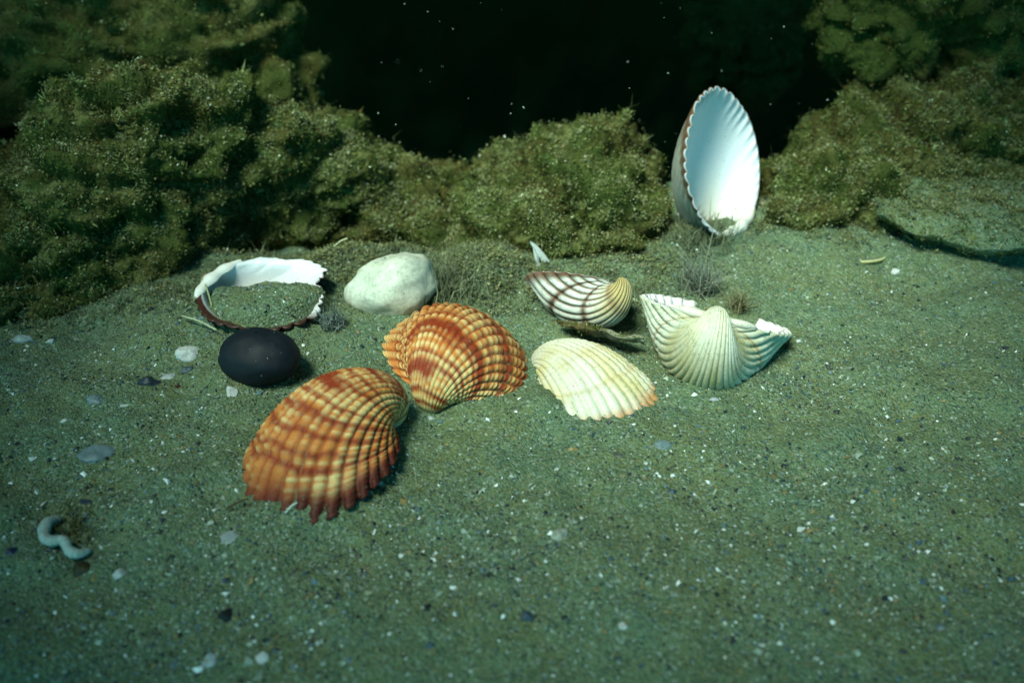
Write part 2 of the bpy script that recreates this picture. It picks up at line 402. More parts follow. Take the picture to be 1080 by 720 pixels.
# ------------------------------------------------------------------ shells
def lerp3(a, b, t): return np.asarray(a) * (1 - t[..., None]) + np.asarray(b) * t[..., None]
def shell_geo(L, k, ar, ob, nrib=24, amp=.05, thick=.11, node=.3, nodes=26, serr=.03, seed=0, gaps=(), gap=12., smin=.025, ns=104, per=7, margin=.9, rag=.025):
    na = nrib * per + 1
    a = np.radians(np.linspace(-90 + gap, 270 - gap, na)); s = smin + (1 - smin) * np.linspace(0, 1, ns) ** 1.25
    u = np.linspace(0, 1, na)
    S, Uu = np.meshgrid(s, u, indexing='ij')
    wob = 1 + .012 * n2(Uu * 6, S * 3, 1, 2, seed)
    x = .5 * ar * np.cos(a); y = .5 + .5 * np.sin(a); x = x + ob * y
    X = x[None] * wob; Y = y[None] * wob
    ut = Uu * nrib + .32 * n2(Uu * 13, S * 0, 1, 2, seed + 70) + .06 * n2(Uu * 20, S * 9, 1, 2, seed + 71)
    f = ut % 1.; rib = 1 - abs(2 * f - 1) ** 2.6
    ribid = np.floor(ut)
    edge = smooth(.9, 1., S)
    sc = 1 + serr * (rib - .55) * edge
    sc = sc - rag * np.clip(n2(Uu * 11, S * 0 + 2., 1, 3, seed + 60) + .15, 0, 1) * smooth(.55, 1., S)      # broken edge
    ph = k * np.log(1 / S)
    P = np.stack([S * X * sc, S * Y * np.cos(ph) * sc, S * Y * np.sin(ph) * sc], -1) * L
    n = grid_normals(P)
    if n[int(ns * .7), na // 2, 2] < 0: n = -n
    nd = .5 + .5 * np.cos(2 * np.pi * (S * nodes + .35 * vnoise(np.stack([ribid * 1.7, S * 4, S * 0], -1), seed + 3)))
    amp = amp * smooth(-.02, .13, Uu) * smooth(1.02, .87, Uu)                       # ribs fade towards the hinge
    d = amp * L * (.25 + .75 * S) * S ** .35 * (rib * (1 - node + node * nd) - .5)
    for g, dep in gaps:                                              # growth stops
        d = d - dep * L * np.exp(-((S + .012 * n2(Uu * 9, S * 0, 1, 2, seed + 5) - g) / .012) ** 2)
    P_out = P + n * (d * smooth(0, .1, S))[..., None]
    d_in = amp * L * margin * (rib - .5) * smooth(.84, .98, S)
    th = thick * (.35 + .65 * np.sqrt(S)) * (1 - .55 * smooth(.93, 1., S))
    P_in = P - n * (th - d_in)[..., None] - n * (.5 * amp * L * S)[..., None] * (1 - smooth(.84, .98, S))[..., None]
    return dict(out=P_out, inn=P_in, S=S, U=Uu, rib=rib, nd=nd, ribid=ribid, n=n, nrib=nrib, L=L, x=x * L, y=y * L)
def frame(y, z):
    """rotation from the hinge-to-margin direction y and the outward (convex) direction z"""
    y = Vector(y).normalized(); z = Vector(z); z = (z - y * z.dot(y)).normalized(); x = y.cross(z)
    return Matrix((x, y, z)).transposed().to_euler()
def shell_object(name, g, col_out, col_in, mat, loc, rot, label, cat='shell', group=None, hinge=False):
    ns, na = g['S'].shape
    keep = np.unique(np.concatenate([np.arange(0, ns, 3), [ns - 1]]))
    inn = g['inn'][keep]; ni = len(keep)
    V = np.concatenate([g['out'].reshape(-1, 3), inn.reshape(-1, 3)])
    C = np.concatenate([np.broadcast_to(col_out, (ns, na, 3)).reshape(-1, 3), np.broadcast_to(col_in[keep] if col_in.ndim == 3 else col_in, (ni, na, 3)).reshape(-1, 3)])
    off = ns * na
    fo = grid_faces(ns, na); fi = grid_faces(ni, na, off, True)
    j = np.arange(na - 1); a = (ns - 1) * na + j; b = off + (ni - 1) * na + j
    rim = np.stack([a, a + 1, b + 1, b], -1)
    sides = []
    for r in range(ni - 1):                                           # close the two hinge edges
        for e, fl in ((0, 0), (na - 1, 1)):
            o0, o1 = keep[r] * na + e, keep[r + 1] * na + e; i0, i1 = off + r * na + e, off + (r + 1) * na + e
            sides.append((o0, i0, i1, o1) if not fl else (o0, o1, i1, i0))
    me = mesh(name, V, [fo, fi, rim, np.array(sides)], mat, np.clip(C, 0, .9))
    o = link(name, me); o.location = Vector(loc) * U; o.rotation_euler = frame(*rot) if len(rot) == 2 else Euler([math.radians(v) for v in rot], 'XYZ')
    tag(o, label, cat, group)
    if hinge:
        L = g['L']; t = np.linspace(-1, 1, 25); w = np.linspace(0, 2 * np.pi, 11)
        T, W = np.meshgrid(t, w, indexing='ij')
        rad = (.034 + .012 * np.cos(T * 5 + .6) ** 2) * L * np.sqrt(1 - .92 * T ** 2)
        Vh = np.stack([T * .27 * L, .035 * L + .05 * L * T ** 2 + np.cos(W) * rad * 1.2, -.01 * L + np.sin(W) * rad * .8], -1).reshape(-1, 3)
        link('hinge_plate', mesh('hinge_plate', Vh, [grid_faces(25, 11)], mat, np.tile(hinge, (len(Vh), 1))), o)
    return o

CREAM = np.array([.64, .47, .20]); ORANGE = np.array([.50, .17, .035]); RUST = np.array([.22, .030, .008]); DARK = np.array([.045, .006, .004]); WHITE = np.array([.74, .76, .70])
def pig_orange(g, bands, seed, warm=.5, tip=.9, pale=None, flank=2.):
    S, Uu, rib, nd = g['S'], g['U'], g['rib'], g['nd']
    nz = n2(Uu * 9, S * 7, 1, 3, seed); rn = vnoise(np.stack([g['ribid'] * 3.1, S * 3, S * 0], -1), seed + 1)
    o = np.clip(warm + .42 * nz + .35 * rn + .45 * (1 - rib) - .75 * (nd - .5) + .35 * smooth(.1, .9, S) - .2, 0, 1)
    c = lerp3(CREAM, ORANGE, smooth(.15, .95, o))
    bands = list(bands) + [(b_ + .01 * math.sin(b_ * 40 + seed), .010, .75, 0, 1) for b_ in (.16, .22, .29, .35, .42, .48, .55, .62, .70, .77)]
    for b, w, st, u0, u1 in bands:
        m = np.exp(-((S - b + .018 * nz) / w) ** 2) * st * smooth(u0 - .06, u0 + .06, Uu) * smooth(u1 + .06, u1 - .06, Uu)
        m = m * (1.15 + .5 * (1 - rib) + .3 * rn)
        c = lerp3(c, RUST, np.clip(m, 0, 1))
    c = lerp3(c, RUST, np.clip(smooth(.72, .1, rib) * .85 * smooth(.12, .5, S), 0, 1))
    fl = smooth(flank + .1, flank - .1, Uu)
    e = fl * smooth(tip - .06, tip + .05, S + .03 * rn + .02 * nz)
    c = lerp3(c, RUST * .85, e * .96); c = lerp3(c, DARK, fl * smooth(tip - .01, tip + .075, S + .03 * rn) * .9)
    c = lerp3(c, np.array([.13, .145, .085]), smooth(.3, .05, rib) * smooth(-.2, .5, n2(Uu * 6, S * 5, 1, 3, seed + 8)) * .7)
    if pale is not None:
        c = lerp3(c, CREAM * 1.1, pale)
    bk = smooth(.16, .06, S); c = lerp3(c, np.array([.42, .36, .22]), bk)
    return c
def pig_white(g, seed, yellow=.4, edge=.93, lines=()):
    WHITE = np.array([.58, .58, .47])
    S, Uu, rib, nd = g['S'], g['U'], g['rib'], g['nd']
    nz = n2(Uu * 8, S * 6, 1, 3, seed)
    c = lerp3(WHITE, np.array([.50, .43, .19]), np.clip(yellow * (.5 + nz) + .35 * smooth(.5, 0, rib), 0, 1))
    for b, w, st in lines:
        c = lerp3(c, np.array([.34, .19, .06]), np.exp(-((S - b + .01 * nz) / w) ** 2) * st)
    c = lerp3(c, np.array([.42, .17, .04]), smooth(edge - .02, edge + .05, S + .03 * nz) * .85)
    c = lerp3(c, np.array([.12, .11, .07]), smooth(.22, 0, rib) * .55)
    return c
def inner_white(g, edge=.08, tint_=(.74, .77, .76), warm=0., rim=None):
    S, rib = g['S'], g['rib']
    c = np.broadcast_to(np.array(tint_), S.shape + (3,)).copy()
    c = lerp3(c, np.array([.72, .66, .44]), warm * smooth(.75, .2, S) * (.6 + .6 * n2(g['U'] * 4, S * 3, 1, 2, 5)).clip(0, 1))
    if rim is not None: c = lerp3(c, np.array(rim), smooth(.86, .95, S))
    return lerp3(c, np.array([.30, .20, .14]), smooth(.95, 1., S) * edge * smooth(.6, .2, rib))

# orange cockle in front
g = shell_geo(5.0, 1.6, 1.02, -.05, 30, .042, seed=1, node=.40, nodes=34, serr=.075, gaps=((.80, .014),))
shell_object('cockle_shell', g, pig_orange(g, [(.20, .012, .8, .0, .8), (.26, .02, 1.1, .0, .7), (.31, .01, .7, .1, .9), (.36, .02, 1.1, .0, .62), (.50, .022, 1.2, .0, .60), (.63, .018, .6, .1, .9), (.70, .014, .5, .1, 1), (.81, .014, .9, 0, 1)], 4, .58, .88), inner_white(g, rim=(.10, .03, .015)), M_SHELL,
             (-3.72, 23.7, .42), (-11, 13, 127), 'orange cockle shell with dark red toothed edge, nearest the camera')
# orange-brown cockle behind it
g = shell_geo(4.95, 1.59, 1.14, -.22, 30, .04, seed=2, node=.45, nodes=27, serr=.05, gaps=((.66, .01), (.86, .012)))
shell_object('cockle_shell', g, pig_orange(g, [(.28, .03, 1., .45, 1), (.47, .024, 1.1, .0, 1), (.68, .025, 1., .0, .5), (.82, .02, .9, .0, .6)], 9, .55, .85, flank=.62), inner_white(g, rim=(.10, .03, .015)), M_SHELL,
             (-2.27, 25.02, .2), (-8, 7.1, -27.2), 'domed brown and orange banded cockle shell left of the white ribbed one')
# white ribbed cockle
g = shell_geo(4.3, 1.42, 1.03, .10, 32, .034, seed=3, node=.3, nodes=30, serr=.015, rag=.008, gaps=((.78, .008), (.55, .004)))
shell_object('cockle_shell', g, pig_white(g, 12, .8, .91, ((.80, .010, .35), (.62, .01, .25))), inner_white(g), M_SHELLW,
             (1.22, 27.5, -.85), (11.5, -7.1, -132.2), 'white ribbed cockle shell with orange lower edge, half buried')
# striped cockle at the back
g = shell_geo(3.4, 1.6, 1.09, .06, 20, .05, seed=4, node=.05, nodes=14, serr=.04, gaps=((.72, .012), (.48, .008)))
nz = n2(g['U'] * 8, g['S'] * 5, 1, 2, 31); S_ = g['S']
c = lerp3(WHITE * .85, np.array([.42, .34, .14]), np.clip(smooth(.55, .2, S_) + .2 * nz, 0, 1))
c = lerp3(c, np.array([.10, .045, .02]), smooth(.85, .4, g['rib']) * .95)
for b, w in ((.74, .032), (.5, .022), (.3, .03)): c = lerp3(c, np.array([.09, .03, .015]), np.exp(-((S_ - b + .01 * nz) / w) ** 2) * (.95 if b > .4 else .5))
c = lerp3(c, np.array([.10, .035, .015]), smooth(.88, .97, S_ + .02 * nz) * .95)
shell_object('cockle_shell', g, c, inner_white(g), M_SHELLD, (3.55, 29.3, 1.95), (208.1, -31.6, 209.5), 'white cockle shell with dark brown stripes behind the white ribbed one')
# bowl-like valve lying on its back, beak towards the camera
g = shell_geo(5.2, 1.85, 1.0, -.12, 30, .036, seed=5, node=.05, nodes=14, serr=.02, rag=.07, thick=.14, gaps=((.62, .006),))
S_ = g['S']; nz = n2(g['U'] * 7, S_ * 5, 1, 3, 41)
c = lerp3(np.array([.50, .52, .42]), np.array([.40, .36, .18]), np.clip(.35 + .7 * nz, 0, 1))
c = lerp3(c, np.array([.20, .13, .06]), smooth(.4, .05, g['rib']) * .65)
c = lerp3(c, np.array([.22, .10, .04]), np.exp(-((S_ - .66 + .01 * nz) / .014) ** 2) * .7)
c = lerp3(c, np.array([.60, .60, .50]), smooth(.35, .2, S_) * .6)
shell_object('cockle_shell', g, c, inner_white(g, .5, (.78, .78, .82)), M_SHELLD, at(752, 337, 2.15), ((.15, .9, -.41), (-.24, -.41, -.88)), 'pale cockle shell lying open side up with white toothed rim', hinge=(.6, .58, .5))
# upright valve
g = shell_geo(5.75, 1.22, 1.08, .02, 34, .017, seed=6, node=.1, nodes=16, serr=.02, thick=.11, margin=.5)
S_ = g['S']; nz = n2(g['U'] * 7, S_ * 5, 1, 3, 51)
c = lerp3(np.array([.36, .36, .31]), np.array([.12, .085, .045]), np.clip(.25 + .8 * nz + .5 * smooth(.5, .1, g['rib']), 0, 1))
c = lerp3(c, np.array([.12, .055, .025]), smooth(.88, .96, S_) * .85)
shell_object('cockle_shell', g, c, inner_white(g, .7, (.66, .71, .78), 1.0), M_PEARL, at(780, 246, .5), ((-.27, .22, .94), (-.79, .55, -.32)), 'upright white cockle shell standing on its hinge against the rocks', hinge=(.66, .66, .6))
# valve full of sand
g = shell_geo(4.75, 1.1, .95, .05, 30, .022, seed=8, node=.05, nodes=14, serr=.025, thick=.15, margin=.1, rag=.20)
S_ = g['S']; c = lerp3(np.array([.30, .22, .13]), np.array([.035, .014, .010]), smooth(.5, .9, S_ + .05 * n2(g['U'] * 9, S_ * 5, 1, 2, 3)))
shell_object('cockle_shell', g, c, lerp3(inner_white(g, .3, (.66, .68, .72)), np.array([.05, .018, .012]), smooth(.50, .58, g['U']) * smooth(.86, .92, S_)), M_PEARL, at(221, 292, 1.18), ((.9, -.40, -.06), (0, .10, -.98)), 'sand-filled cockle shell with thick white rim behind the black pebble', hinge=(.7, .7, .66))
# ------------------------------------------------------------------ pebbles and fragments
_pc = [0]
def pebble(name, label, px, py, size, color, cat='pebble', rot=0., sink=.3, rough_amp=.08, mat=None, tilt=0., group=None, angular=0., seg=(20, 14), bend=0.):
    _pc[0] += 1; sd = 300 + _pc[0]
    a, b, c_ = size
    th = np.linspace(0, 2 * np.pi, seg[0] + 1); ph = np.linspace(.03, np.pi - .03, seg[1])
    PH, TH = np.meshgrid(ph, th, indexing='ij')
    d = np.stack([np.sin(PH) * np.cos(TH), np.sin(PH) * np.sin(TH), np.cos(PH)], -1)
    r = 1 + rough_amp * fbm(d * 1.6 + sd, 3, sd)
    if angular:
        rr = np.random.default_rng(sd); nn = rr.normal(size=(9, 3)); nn /= np.linalg.norm(nn, axis=1, keepdims=True)
        r = np.minimum(r, (.62 + .2 * rr.random(9)) / np.maximum(.05, np.max(0 + d @ nn.T, -1)[..., None]).min(-1)) if angular < 1 else np.min(np.where((d @ nn.T) > .05, (.6 + .2 * rr.random(9)) / np.maximum(d @ nn.T, .05), 2), -1).clip(0, 1.1)
    P = d * r[..., None] * np.array([a, b, c_]) / 2
    P[..., 1] += bend * P[..., 0] ** 2
    P[:, -1] = P[:, 0]
    V = P.reshape(-1, 3)
    cc = np.asarray(color) * (1 + .18 * fbm(V / max(a, .1) * 4 + sd, 3, sd))[:, None]
    o = link(name, mesh(name, V, [grid_faces(seg[1], seg[0] + 1)[:, ::-1]], mat or M_STONE, cc, angular < 1))
    p = on(px, py); p[2] += c_ * (.5 - sink)
    o.location = Vector(p) * U; o.rotation_euler = (math.radians(tilt), math.radians(tilt * .6), math.radians(rot))
    return tag(o, label, cat, group)

pebble('pebble', 'large smooth black pebble beside the orange cockle shell', 276, 389, (2.6, 2.1, 1.8), (.004, .008, .013), mat=M_BLACK, rot=-12, sink=.25, rough_amp=.055, seg=(48, 30))
pebble('stone', 'smooth rounded off-white stone dusted with silt behind the domed orange shell', 419, 318, (3.4, 2.2, 2.3), (.50, .54, .45), 'stone', rot=24, sink=.24, rough_amp=.13, mat=M_SMOOTH, tilt=-20, bend=.2, seg=(56, 36))
SL, BL, WH, BK = (.05, .075, .095), (.11, .16, .17), (.66, .70, .68), (.012, .014, .016)
for (nm, lb, px, py, sz, cl, ca, rt, ang) in [
    ('pebble', 'small dark slate pebble with pointed top left of the black pebble', 157, 404, (.85, .6, .6), (.018, .03, .042), 'pebble', 10, 0),
    ('stone_chip', 'small square black chip on bare sand near the bottom left', 237, 649, (.5, .48, .5), BK, 'chip', 35, 1),
    ('pebble', 'flat blue-grey pebble half sunk in sand at far left', 101, 479, (1.15, .8, .3), BL, 'pebble', 12, 0),
    ('pebble', 'small blue-grey pebble below left of the slate pebble', 101, 422, (.65, .5, .3), BL, 'pebble', 0, 0),
    ('pebble', 'rounded white pebble left of the black pebble', 198, 374, (.95, .8, .55), WH, 'pebble', 20, 0),
    ('pebble', 'small grey-blue pebble just below the rounded white one', 197, 390, (.45, .4, .3), SL, 'pebble', 0, 0),
    ('shell_chip', 'whitish flake between the slate pebble and the rounded white pebble', 178, 397, (.6, .4, .2), (.45, .52, .50), 'shell fragment', 0, 0),
    ('shell_chip', 'white crumbled shell piece at the foot of the black pebble', 243, 413, (.5, .75, .35), WH, 'shell fragment', 20, 1),
    ('stone_chip', 'tiny dark red-brown grain right of the slate pebble', 188, 409, (.25, .25, .25), (.06, .02, .012), 'chip', 0, 1),
    ('shell_chip', 'narrow white shell sliver below the slate pebble', 131, 427, (.4, .18, .15), WH, 'shell fragment', 15, 1),
    ('shell_chip', 'white shell sliver left of the flat blue-grey pebble', 68, 443, (.3, .22, .15), WH, 'shell fragment', 35, 1),
    ('pebble', 'pale oblong pebble under the left boulder at the picture edge', 22, 358, (.9, .5, .35), (.42, .5, .5), 'pebble', 0, 0),
    ('shell_chip', 'white chip under the left boulder beside the pale oblong pebble', 54, 361, (.45, .3, .25), WH, 'shell fragment', 30, 1),
    ('pebble', 'pale round pebble on the open sand in the foreground centre', 590, 565, (.6, .55, .4), (.33, .40, .33), 'pebble', 0, 0),
    ('stone_chip', 'dark blue chip on the sand in the bottom centre', 557, 651, (.4, .4, .35), (.02, .045, .07), 'chip', 0, 1),
    ('pebble', 'blue-grey pebble right below the white ribbed cockle', 698, 469, (.55, .4, .25), BL, 'pebble', 0, 0),
    ('stone_chip', 'flat dark chip left of the blue-grey pebble below the white cockle', 652, 480, (.45, .25, .12), (.05, .06, .05), 'chip', -20, 1),
    ('shell_chip', 'bright white chip on the sand in the lower right centre', 657, 659, (.28, .25, .2), WH, 'shell fragment', 0, 1),
    ('shell_chip', 'bright white crumb near the bottom edge at left', 275, 693, (.4, .36, .25), WH, 'shell fragment', 10, 1),
    ('shell_chip', 'bluish white flake at the bottom edge left of the bright crumb', 223, 697, (.45, .5, .2), (.42, .52, .55), 'shell fragment', 0, 1),
    ('shell_chip', 'white bit of shell at the mouth of the gap under the slab', 945, 288, (.5, .4, .4), WH, 'shell fragment', 0, 1),
    ('stone_chip', 'dark blue chip at the left edge near the curled worm tube', 11, 581, (.42, .35, .3), (.012, .02, .05), 'chip', 0, 1),
    ('stone_chip', 'dark brown chip just below the curled worm tube', 86, 602, (.6, .75, .4), (.03, .025, .008), 'chip', 40, 1),
    ('pebble', 'small white pebble right of the dark brown chip', 126, 605, (.38, .38, .3), (.55, .6, .58), 'pebble', 0, 0),
    ('stone_chip', 'dark chip above the curled worm tube', 92, 529, (.5, .25, .2), (.02, .035, .05), 'chip', -15, 1),
    ('pebble', 'tiny round cream bead in front of the rock ridge', 635, 263, (.32, .32, .32), (.5, .5, .36), 'pebble', 0, 0),
    ('shell_chip', 'pale bluish flake in front of the orange shell tip', 245, 566, (.75, .5, .2), (.36, .43, .43), 'shell fragment', 30, 1),
    ('stone_chip', 'small black chip on sand left of the orange shell', 93, 566 - 40, (.2, .2, .2), BK, 'chip', 0, 1),
    ('shell_chip', 'white fleck at the foot of the open-side-up shell', 754, 421, (.4, .25, .2), (.5, .54, .6), 'shell fragment', 0, 1),
    ('shell_chip', 'small white fleck on the sand right of the open-side-up shell', 843, 360, (.25, .22, .2), WH, 'shell fragment', 0, 1),
    ('shell_chip', 'pale fleck on the sand just below the beak of the domed banded shell', 455, 441, (.32, .22, .15), (.5, .56, .56), 'shell fragment', 0, 1),
]:
    if lb.startswith('small black chip on sand'): continue
    pebble(nm, lb, px, py, [v * .85 for v in sz], np.asarray(cl) * (.62 if cl[0] > .3 else 1.), ca, rot=rt, angular=ang, sink=.56, tilt=8, rough_amp=.3)

# flat silted slab on the right with a gap beneath
def slab():
    nu, nv = 110, 70
    th = np.linspace(0, 2 * np.pi, nu); q = np.concatenate([np.linspace(0.02, 1, nv // 2), np.linspace(1, .02, nv - nv // 2)])
    out = 1 + .16 * n2(np.cos(th) * 2, np.sin(th) * 2, 1, 3, 91) + .05 * n2(np.cos(th) * 9, np.sin(th) * 9, 1, 3, 92)
    P = np.zeros((nv, nu, 3))
    for i in range(nv):
        top = i < nv // 2
        x = 4.5 * q[i] * np.cos(th) * out; y = 2.5 * q[i] * np.sin(th) * out
        z = (.55 * (1 - q[i] ** 3) + .02 if top else -.75 * (1 - q[i] ** 6)) + 0 * x
        P[i] = np.stack([x, y, z], -1)
    P[..., 2] += .25 * P[..., 1] * .5 + .22 * fbm(P * np.array([.8, .8, 0]), 3, 93) + .07 * fbm(P * 2.5, 3, 95)
    P[:, -1] = P[:, 0]
    return P
P = slab(); P = P + on(1015, 250) + np.array([.9, .5, 1.02])
V = P.reshape(-1, 3); Fq = grid_faces(*P.shape[:2])
si = smooth(-.2, .3, fbm(V * 1.2, 3, 97))[:, None]
o = link('slab', mesh('slab', V, [Fq[:, ::-1]], M_SAND, np.array([.15, .175, .11]) * si + np.array([.10, .12, .06]) * (1 - si))); tag(o, 'flat silt-covered stone slab jutting over the sand at right edge', 'slab')
tufts(V, Fq, 911, 30, hmax=.2, silt=2.2, parent=o, ymask=False)
n = np.zeros_like(V); n[:, 2] = 1; silt_specks(V[:len(V) // 2], n[:len(V) // 2], 912, 6000, o)

def tube(name, pts, rad, color, mat, label, cat, seg=8, nper=60, parent=None, seed=0):
    q = interp_poly(pts, nper); t = np.gradient(q, axis=0); t /= np.linalg.norm(t, axis=1, keepdims=True)
    up = np.array([0, 0, 1.]); s = np.cross(t, up); s /= np.linalg.norm(s, axis=1, keepdims=True) + 1e-9; n = np.cross(s, t)
    w = np.linspace(0, 2 * np.pi, seg + 1); f = np.linspace(0, 1, nper)
    r = np.interp(f, np.linspace(0, 1, len(rad)), rad) * (1 + .07 * np.sin(f * 150) * (nper > 60) + .2 * vnoise(np.stack([f * 22, f * 0, f * 0 + seed], -1), seed))
    r[0] = r[-1] = .002
    P = q[:, None] + (s[:, None] * np.cos(w)[None, :, None] + n[:, None] * np.sin(w)[None, :, None]) * r[:, None, None]
    V = P.reshape(-1, 3); c = np.asarray(color) * (1 + .2 * vnoise(V * 5, seed))[:, None]
    o = link(name, mesh(name, V, [grid_faces(nper, seg + 1)], mat, c), parent)
    return tag(o, label, cat)
wp = [(61, 546, .1), (56, 544, .35), (49, 547, .5), (45, 557, .5), (47, 567, .45), (56, 570, .5), (64, 566, .6), (69, 570, .6), (70, 577, .5), (78, 582, .4), (88, 581, .3), (95, 579, .05)]
tube('worm_tube', [np.append(at(x, y, z)[:2], z + gh(*at(x, y, z)[:2])) for x, y, z in [(a_, b_, c_ * .6) for a_, b_, c_ in wp]], [.09, .15, .155, .14, .15, .15, .14, .12, .07], (.26, .33, .31), M_SMOOTH, 'pale curled worm tube lying on the sand at lower left', 'worm tube', 10, 90, seed=3)
def stem(px0, py0, z0, px1, py1, z1, r, color, label, mid=.1, cat='stem'):
    a, b = at(px0, py0, z0), at(px1, py1, z1); a[2] += gh(a[0], a[1]); b[2] += gh(b[0], b[1])
    m = (a + b) / 2 + np.array([mid * .3, 0, mid])
    tube('stem', [a, m, b], [r * .6, r, r * .9], color, M_STEM, label, cat, 6, 24, seed=int(px0))
stem(192, 347, .25, 233, 361, .25, .04, (.30, .33, .22), 'thin pale dry stem lying left of the sand-filled shell')
stem(215, 303, .9, 228, 346, .1, .035, (.24, .28, .14), 'thin greenish stem leaning on the rim of the sand-filled shell')
stem(353, 279, .3, 369, 263, .9, .04, (.34, .35, .22), 'short pale stem sticking out of algae above the sand-filled shell')
stem(238, 546, .1, 266, 537, .2, .035, (.05, .035, .015), 'dark thin stem poking from under the orange shell tip')
stem(302, 555, .06, 317, 546, .1, .02, (.5, .55, .55), 'white needle on the sand below the orange shell')
# two-bladed white splinter
def blade(a, b, w, parent):
    a, b = np.array(a, float), np.array(b, float); t = np.linspace(0, 1, 12)[:, None]; s = np.array([1., .2, 0])
    c = a + (b - a) * t + np.array([0, 0, .06]) * np.sin(t * 3.14); ww = w * (1 - t ** 2) ** .6 + .008
    P = np.stack([c - s * ww, c + np.array([0, -.05, .03]), c + s * ww, c + np.array([0, .05, -.02])], 1)
    P = np.concatenate([P, P[:, :1]], 1)
    return link('splinter_blade', mesh('splinter_blade', P.reshape(-1, 3), [grid_faces(12, 5)], M_SMOOTH, np.tile((.42, .50, .50), (60, 1)), False), parent)
root = bpy.data.objects.new('shell_splinter', None); COL.objects.link(root); tag(root, 'white two-bladed splinter standing behind the brown-striped shell', 'splinter')
p = on(576, 279); blade(p + [0, 0, .1], p + [-.62, .3, .85], .13, root); blade(p + [-.3, -.1, .0], p + [-.5, .2, .7], .07, root)
# crescent fragment
th = np.linspace(.15, math.pi - .15, 30); p = on(915, 277)
rows = []
for k_, (rr, zz) in enumerate(((.95, .10), (1.0, .2), (1.05, .12), (1.02, .03), (.95, .10))):
    rows.append(np.stack([np.cos(th) * .66 * rr, -np.sin(th) * .3 * rr + .12, zz + .0 * th + .06 * np.cos(th)], -1))
me = mesh('shell_crescent', np.array(rows).reshape(-1, 3), [grid_faces(5, 30)], M_SMOOTH, np.repeat([[.3, .3, .16], [.45, .45, .3], [.36, .34, .11], [.22, .22, .07], [.3, .3, .16]], 30, 0))
o = link('shell_crescent', me); o.location = Vector(p) * U; tag(o, 'thin yellowish crescent of shell edge left of the slab gap', 'shell fragment')
# dusty scrap
nu, nv = 46, 16
uu, vv = np.meshgrid(np.linspace(-1, 1, nu), np.linspace(-1, 1, nv))
a_, b_ = at(588, 341, .72), at(680, 362, .62)
ax = (b_ - a_) / 2; side = np.array([.25, .5, -.28])
wd = (1 - abs(uu) ** 3) * .9 + .1 + .25 * n2(uu * 3, vv * 1.5, 1, 3, 5)
Pt = (a_ + b_) / 2 + ax * (uu + .05 * n2(vv * 3, uu * 3, 1, 2, 8))[..., None] + side * (vv * wd)[..., None] * .8
Pt[..., 2] += .18 * n2(uu * 2.5, vv * 2, 1, 3, 9) + .1
Pb = Pt - np.array([0, 0, .1]) * (1 - .8 * np.maximum(abs(uu), abs(vv)) ** 4)[..., None]
V = np.concatenate([Pt.reshape(-1, 3), Pb.reshape(-1, 3)])
j = nu * nv; e = np.concatenate([np.arange(nu), np.arange(1, nv) * nu + nu - 1, (nv - 1) * nu + np.arange(nu - 2, -1, -1), np.arange(nv - 2, 0, -1) * nu])
e2 = np.roll(e, -1)
m = smooth(-.3, .5, fbm(V * 1.7, 3, 15))[:, None]
o = link('seaweed_scrap', mesh('seaweed_scrap', V, [grid_faces(nv, nu), grid_faces(nv, nu, j, True), np.stack([e, e + j, e2 + j, e2], -1)], M_ALGAE, np.array([.17, .19, .13]) * m + np.array([.10, .075, .035]) * (1 - m)))
tag(o, 'dusty grey-brown scrap of dead seaweed between the striped and white shells', 'seaweed')
tufts(V[:j], grid_faces(nv, nu), 871, 26, hmin=.05, hmax=.16, silt=1.3, parent=o, ymask=False)

# ------------------------------------------------------------------ turf on the sand, loose tufts
def sand_patch(name, label, x0, x1, y0, y1, keep, dens, seed, hmax, silt, flocs=9000):
    X, Y = np.meshgrid(np.linspace(x0, x1, 160), np.linspace(y0, y1, 100)); V = np.stack([X, Y, gh(X, Y)], -1).reshape(-1, 3)
    o = tufts(V, grid_faces(100, 160), seed, dens, hmin=.06, hmax=hmax, silt=silt, keep=keep, name=name, ymask=False, grey=.7)
    nrm = np.zeros_like(V); nrm[:, 2] = 1
    silt_specks(V, nrm, seed + 1, flocs, o, keep(V)); return o
def k_fuzz(c):
    m = 0
    for bx, by, br, bz in BUMPS: m = m + np.exp(-(((c[:, 0] - bx) / br) ** 2 + ((c[:, 1] - by) / (br * .8)) ** 2) * 1.4) * (1 if bz > .4 else .5)
    return np.clip(m, 0, 1)
def k_back(c):
    d = c[:, 1] - (30.2 - .9 * smooth(-9, -14, c[:, 0]) + .8 * n2(c[:, 0], c[:, 1], .5, 3, 4)); ringd = np.hypot((c[:, 0] - RING_C[0]) / 2.3, (c[:, 1] - RING_C[1]) / 1.9)
    m = smooth(-.3, 1.2, d) * smooth(8., 3.5, c[:, 0]) * (.25 + .75 * smooth(-.3, .5, n2(c[:, 0], c[:, 1], 1.1, 2, 8)))
    return m * smooth(.95, 1.1, ringd)
sand_patch('algae_turf', '', -22, 9, 28, 37, k_back, 74, 801, .24, 1.7, 14000)
sand_patch('algae_turf', '', -9, 12, 28, 40, k_fuzz, 130, 805, .32, 1.9)
def k_foot(c):
    d = c[:, 1] - (34.6 + .7 * n2(c[:, 0], c[:, 1], .5, 3, 14)); return smooth(-.2, 1.5, d) * smooth(8, 10.5, c[:, 0]) * (.2 + .8 * smooth(-.3, .5, n2(c[:, 0], c[:, 1], 1.1, 2, 18)))
sand_patch('algae_turf', '', 8, 22, 32, 40, k_foot, 40, 803, .25, 1.4)
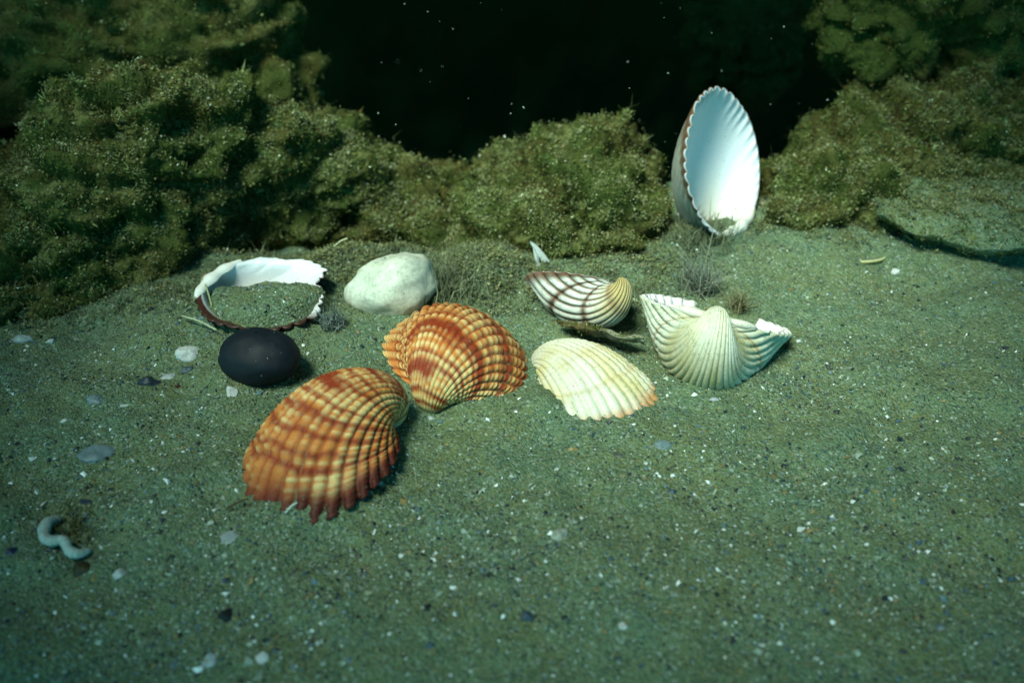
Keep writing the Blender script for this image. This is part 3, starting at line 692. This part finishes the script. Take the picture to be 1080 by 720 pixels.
def tuft_thing(label, px, py, h, seed, color, nfil=110, spread=.5):
    r = np.random.default_rng(seed); p = on(px, py)
    base = np.zeros((nfil, 3)); base[:, :2] = r.normal(0, spread * .3, (nfil, 2)); d = r.normal(0, .45, (nfil, 3)); d[:, 2] = 1; d /= np.linalg.norm(d, axis=1, keepdims=True)
    hh = h * r.uniform(.35, 1.1, nfil); sd = np.cross(d, r.normal(size=(nfil, 3))); sd /= np.linalg.norm(sd, axis=1, keepdims=True); w = .018
    k0 = base; k1 = base + d * hh[:, None] * .5 + r.normal(0, .06, (nfil, 3)); k2 = k1 + (d + r.normal(0, .5, (nfil, 3))) * hh[:, None] * .5
    V = np.stack([k0 - sd * w, k0 + sd * w, k1 - sd * w, k1 + sd * w, k2], 1).reshape(-1, 3); b = np.arange(nfil)[:, None] * 5
    c = np.repeat(np.asarray(color) * r.uniform(.7, 1.3, (nfil, 1)), 5, 0)
    o = link('seaweed_tuft', mesh('seaweed_tuft', V, [np.concatenate([b, b + 1, b + 3, b + 2], 1), np.concatenate([b + 2, b + 3, b + 4], 1)], M_ALGAE, c, False))
    o.location = Vector(p) * U
    return tag(o, label, 'seaweed', 'loose seaweed tufts')
tuft_thing('soft grey-green seaweed tuft behind the open-side-up shell', 738, 306, 1.6, 1, (.16, .19, .15), 260, .9)
tuft_thing('small brownish seaweed tuft behind the dipped rim of the open-side-up shell', 778, 326, 1.0, 2, (.15, .15, .08), 120, .5)
tuft_thing('wispy olive seaweed tuft at the foot of the upright shell', 742, 252, .9, 3, (.12, .145, .085), 520, 1.9)
tuft_thing('wispy grey-green seaweed tuft right of the rounded off-white stone', 468, 306, 1.25, 4, (.12, .145, .085), 620, 1.9)
tuft_thing('flattened brown seaweed tuft around the curled worm tube', 86, 556, .35, 5, (.09, .09, .03), 220, 1.6)
tuft_thing('grey seaweed tuft at the right tip of the sand-filled shell', 352, 345, .8, 6, (.12, .16, .15), 160, .5)

# ------------------------------------------------------------------ loose grains on the sand
r = np.random.default_rng(99)
def scatter(n, keep=None):
    py = 720 - (720 - 225) * r.random(n * 2) ** .8; px = r.uniform(-60, 1140, n * 2)
    R_ = FW[None] + np.array([1., 0, 0]) * ((px - 540) / F_PX)[:, None] + UPV[None] * ((360 - py) / F_PX)[:, None]
    p = np.array([0, 0, CAM_H]) + R_ * (-CAM_H / R_[:, 2:])
    p = p[p[:, 1] < 42]; p = p[r.random(len(p)) < .3 + .9 * smooth(-.4, .5, n2(p[:, 0], p[:, 1], .5, 3, 55))][:n]; p[:, 2] = gh(p[:, 0], p[:, 1]); return p
pal = np.array([[.095, .135, .075], [.145, .195, .12], [.24, .31, .25], [.60, .67, .66], [.012, .02, .026], [.03, .07, .10], [.20, .15, .055], [.09, .16, .18]])
p = scatter(int(50000 * QUICK)); n_ = len(p); ci = r.choice(8, n_, p=[.24, .24, .14, .028, .182, .06, .06, .05])
p[:, 2] += .008
crumbs(p, np.clip(r.lognormal(-3.55, .42, n_), .012, .09), pal[ci] * r.uniform(.7, 1.25, (n_, 1)), 'sand_grains', M_GRAIN, None, 5, .75)
p = scatter(2400); n_ = len(p); ci = r.choice(8, n_, p=[.12, .15, .20, .10, .18, .09, .05, .11])
p[:, 2] += .015
crumbs(p, np.clip(r.lognormal(-2.75, .35, n_), .035, .15), pal[ci] * r.uniform(.7, 1.2, (n_, 1)), 'shell_grit', M_GRAIN, None, 6, .5)

# specks drifting in the water in front of the dark hollow
n_ = 60
px, py = r.uniform(300, 1000, n_), r.uniform(0, 160, n_) ; dp = r.uniform(18, 43, n_)
pos = np.array([at_depth(a, b, c_) for a, b, c_ in zip(px, py, dp)])
crumbs(pos, np.clip(r.lognormal(-4.1, .5, n_), .006, .045) * dp / 36, np.tile((.3, .36, .36), (n_, 1)), 'drifting_specks', M_GRAIN, None, 8, 1.)
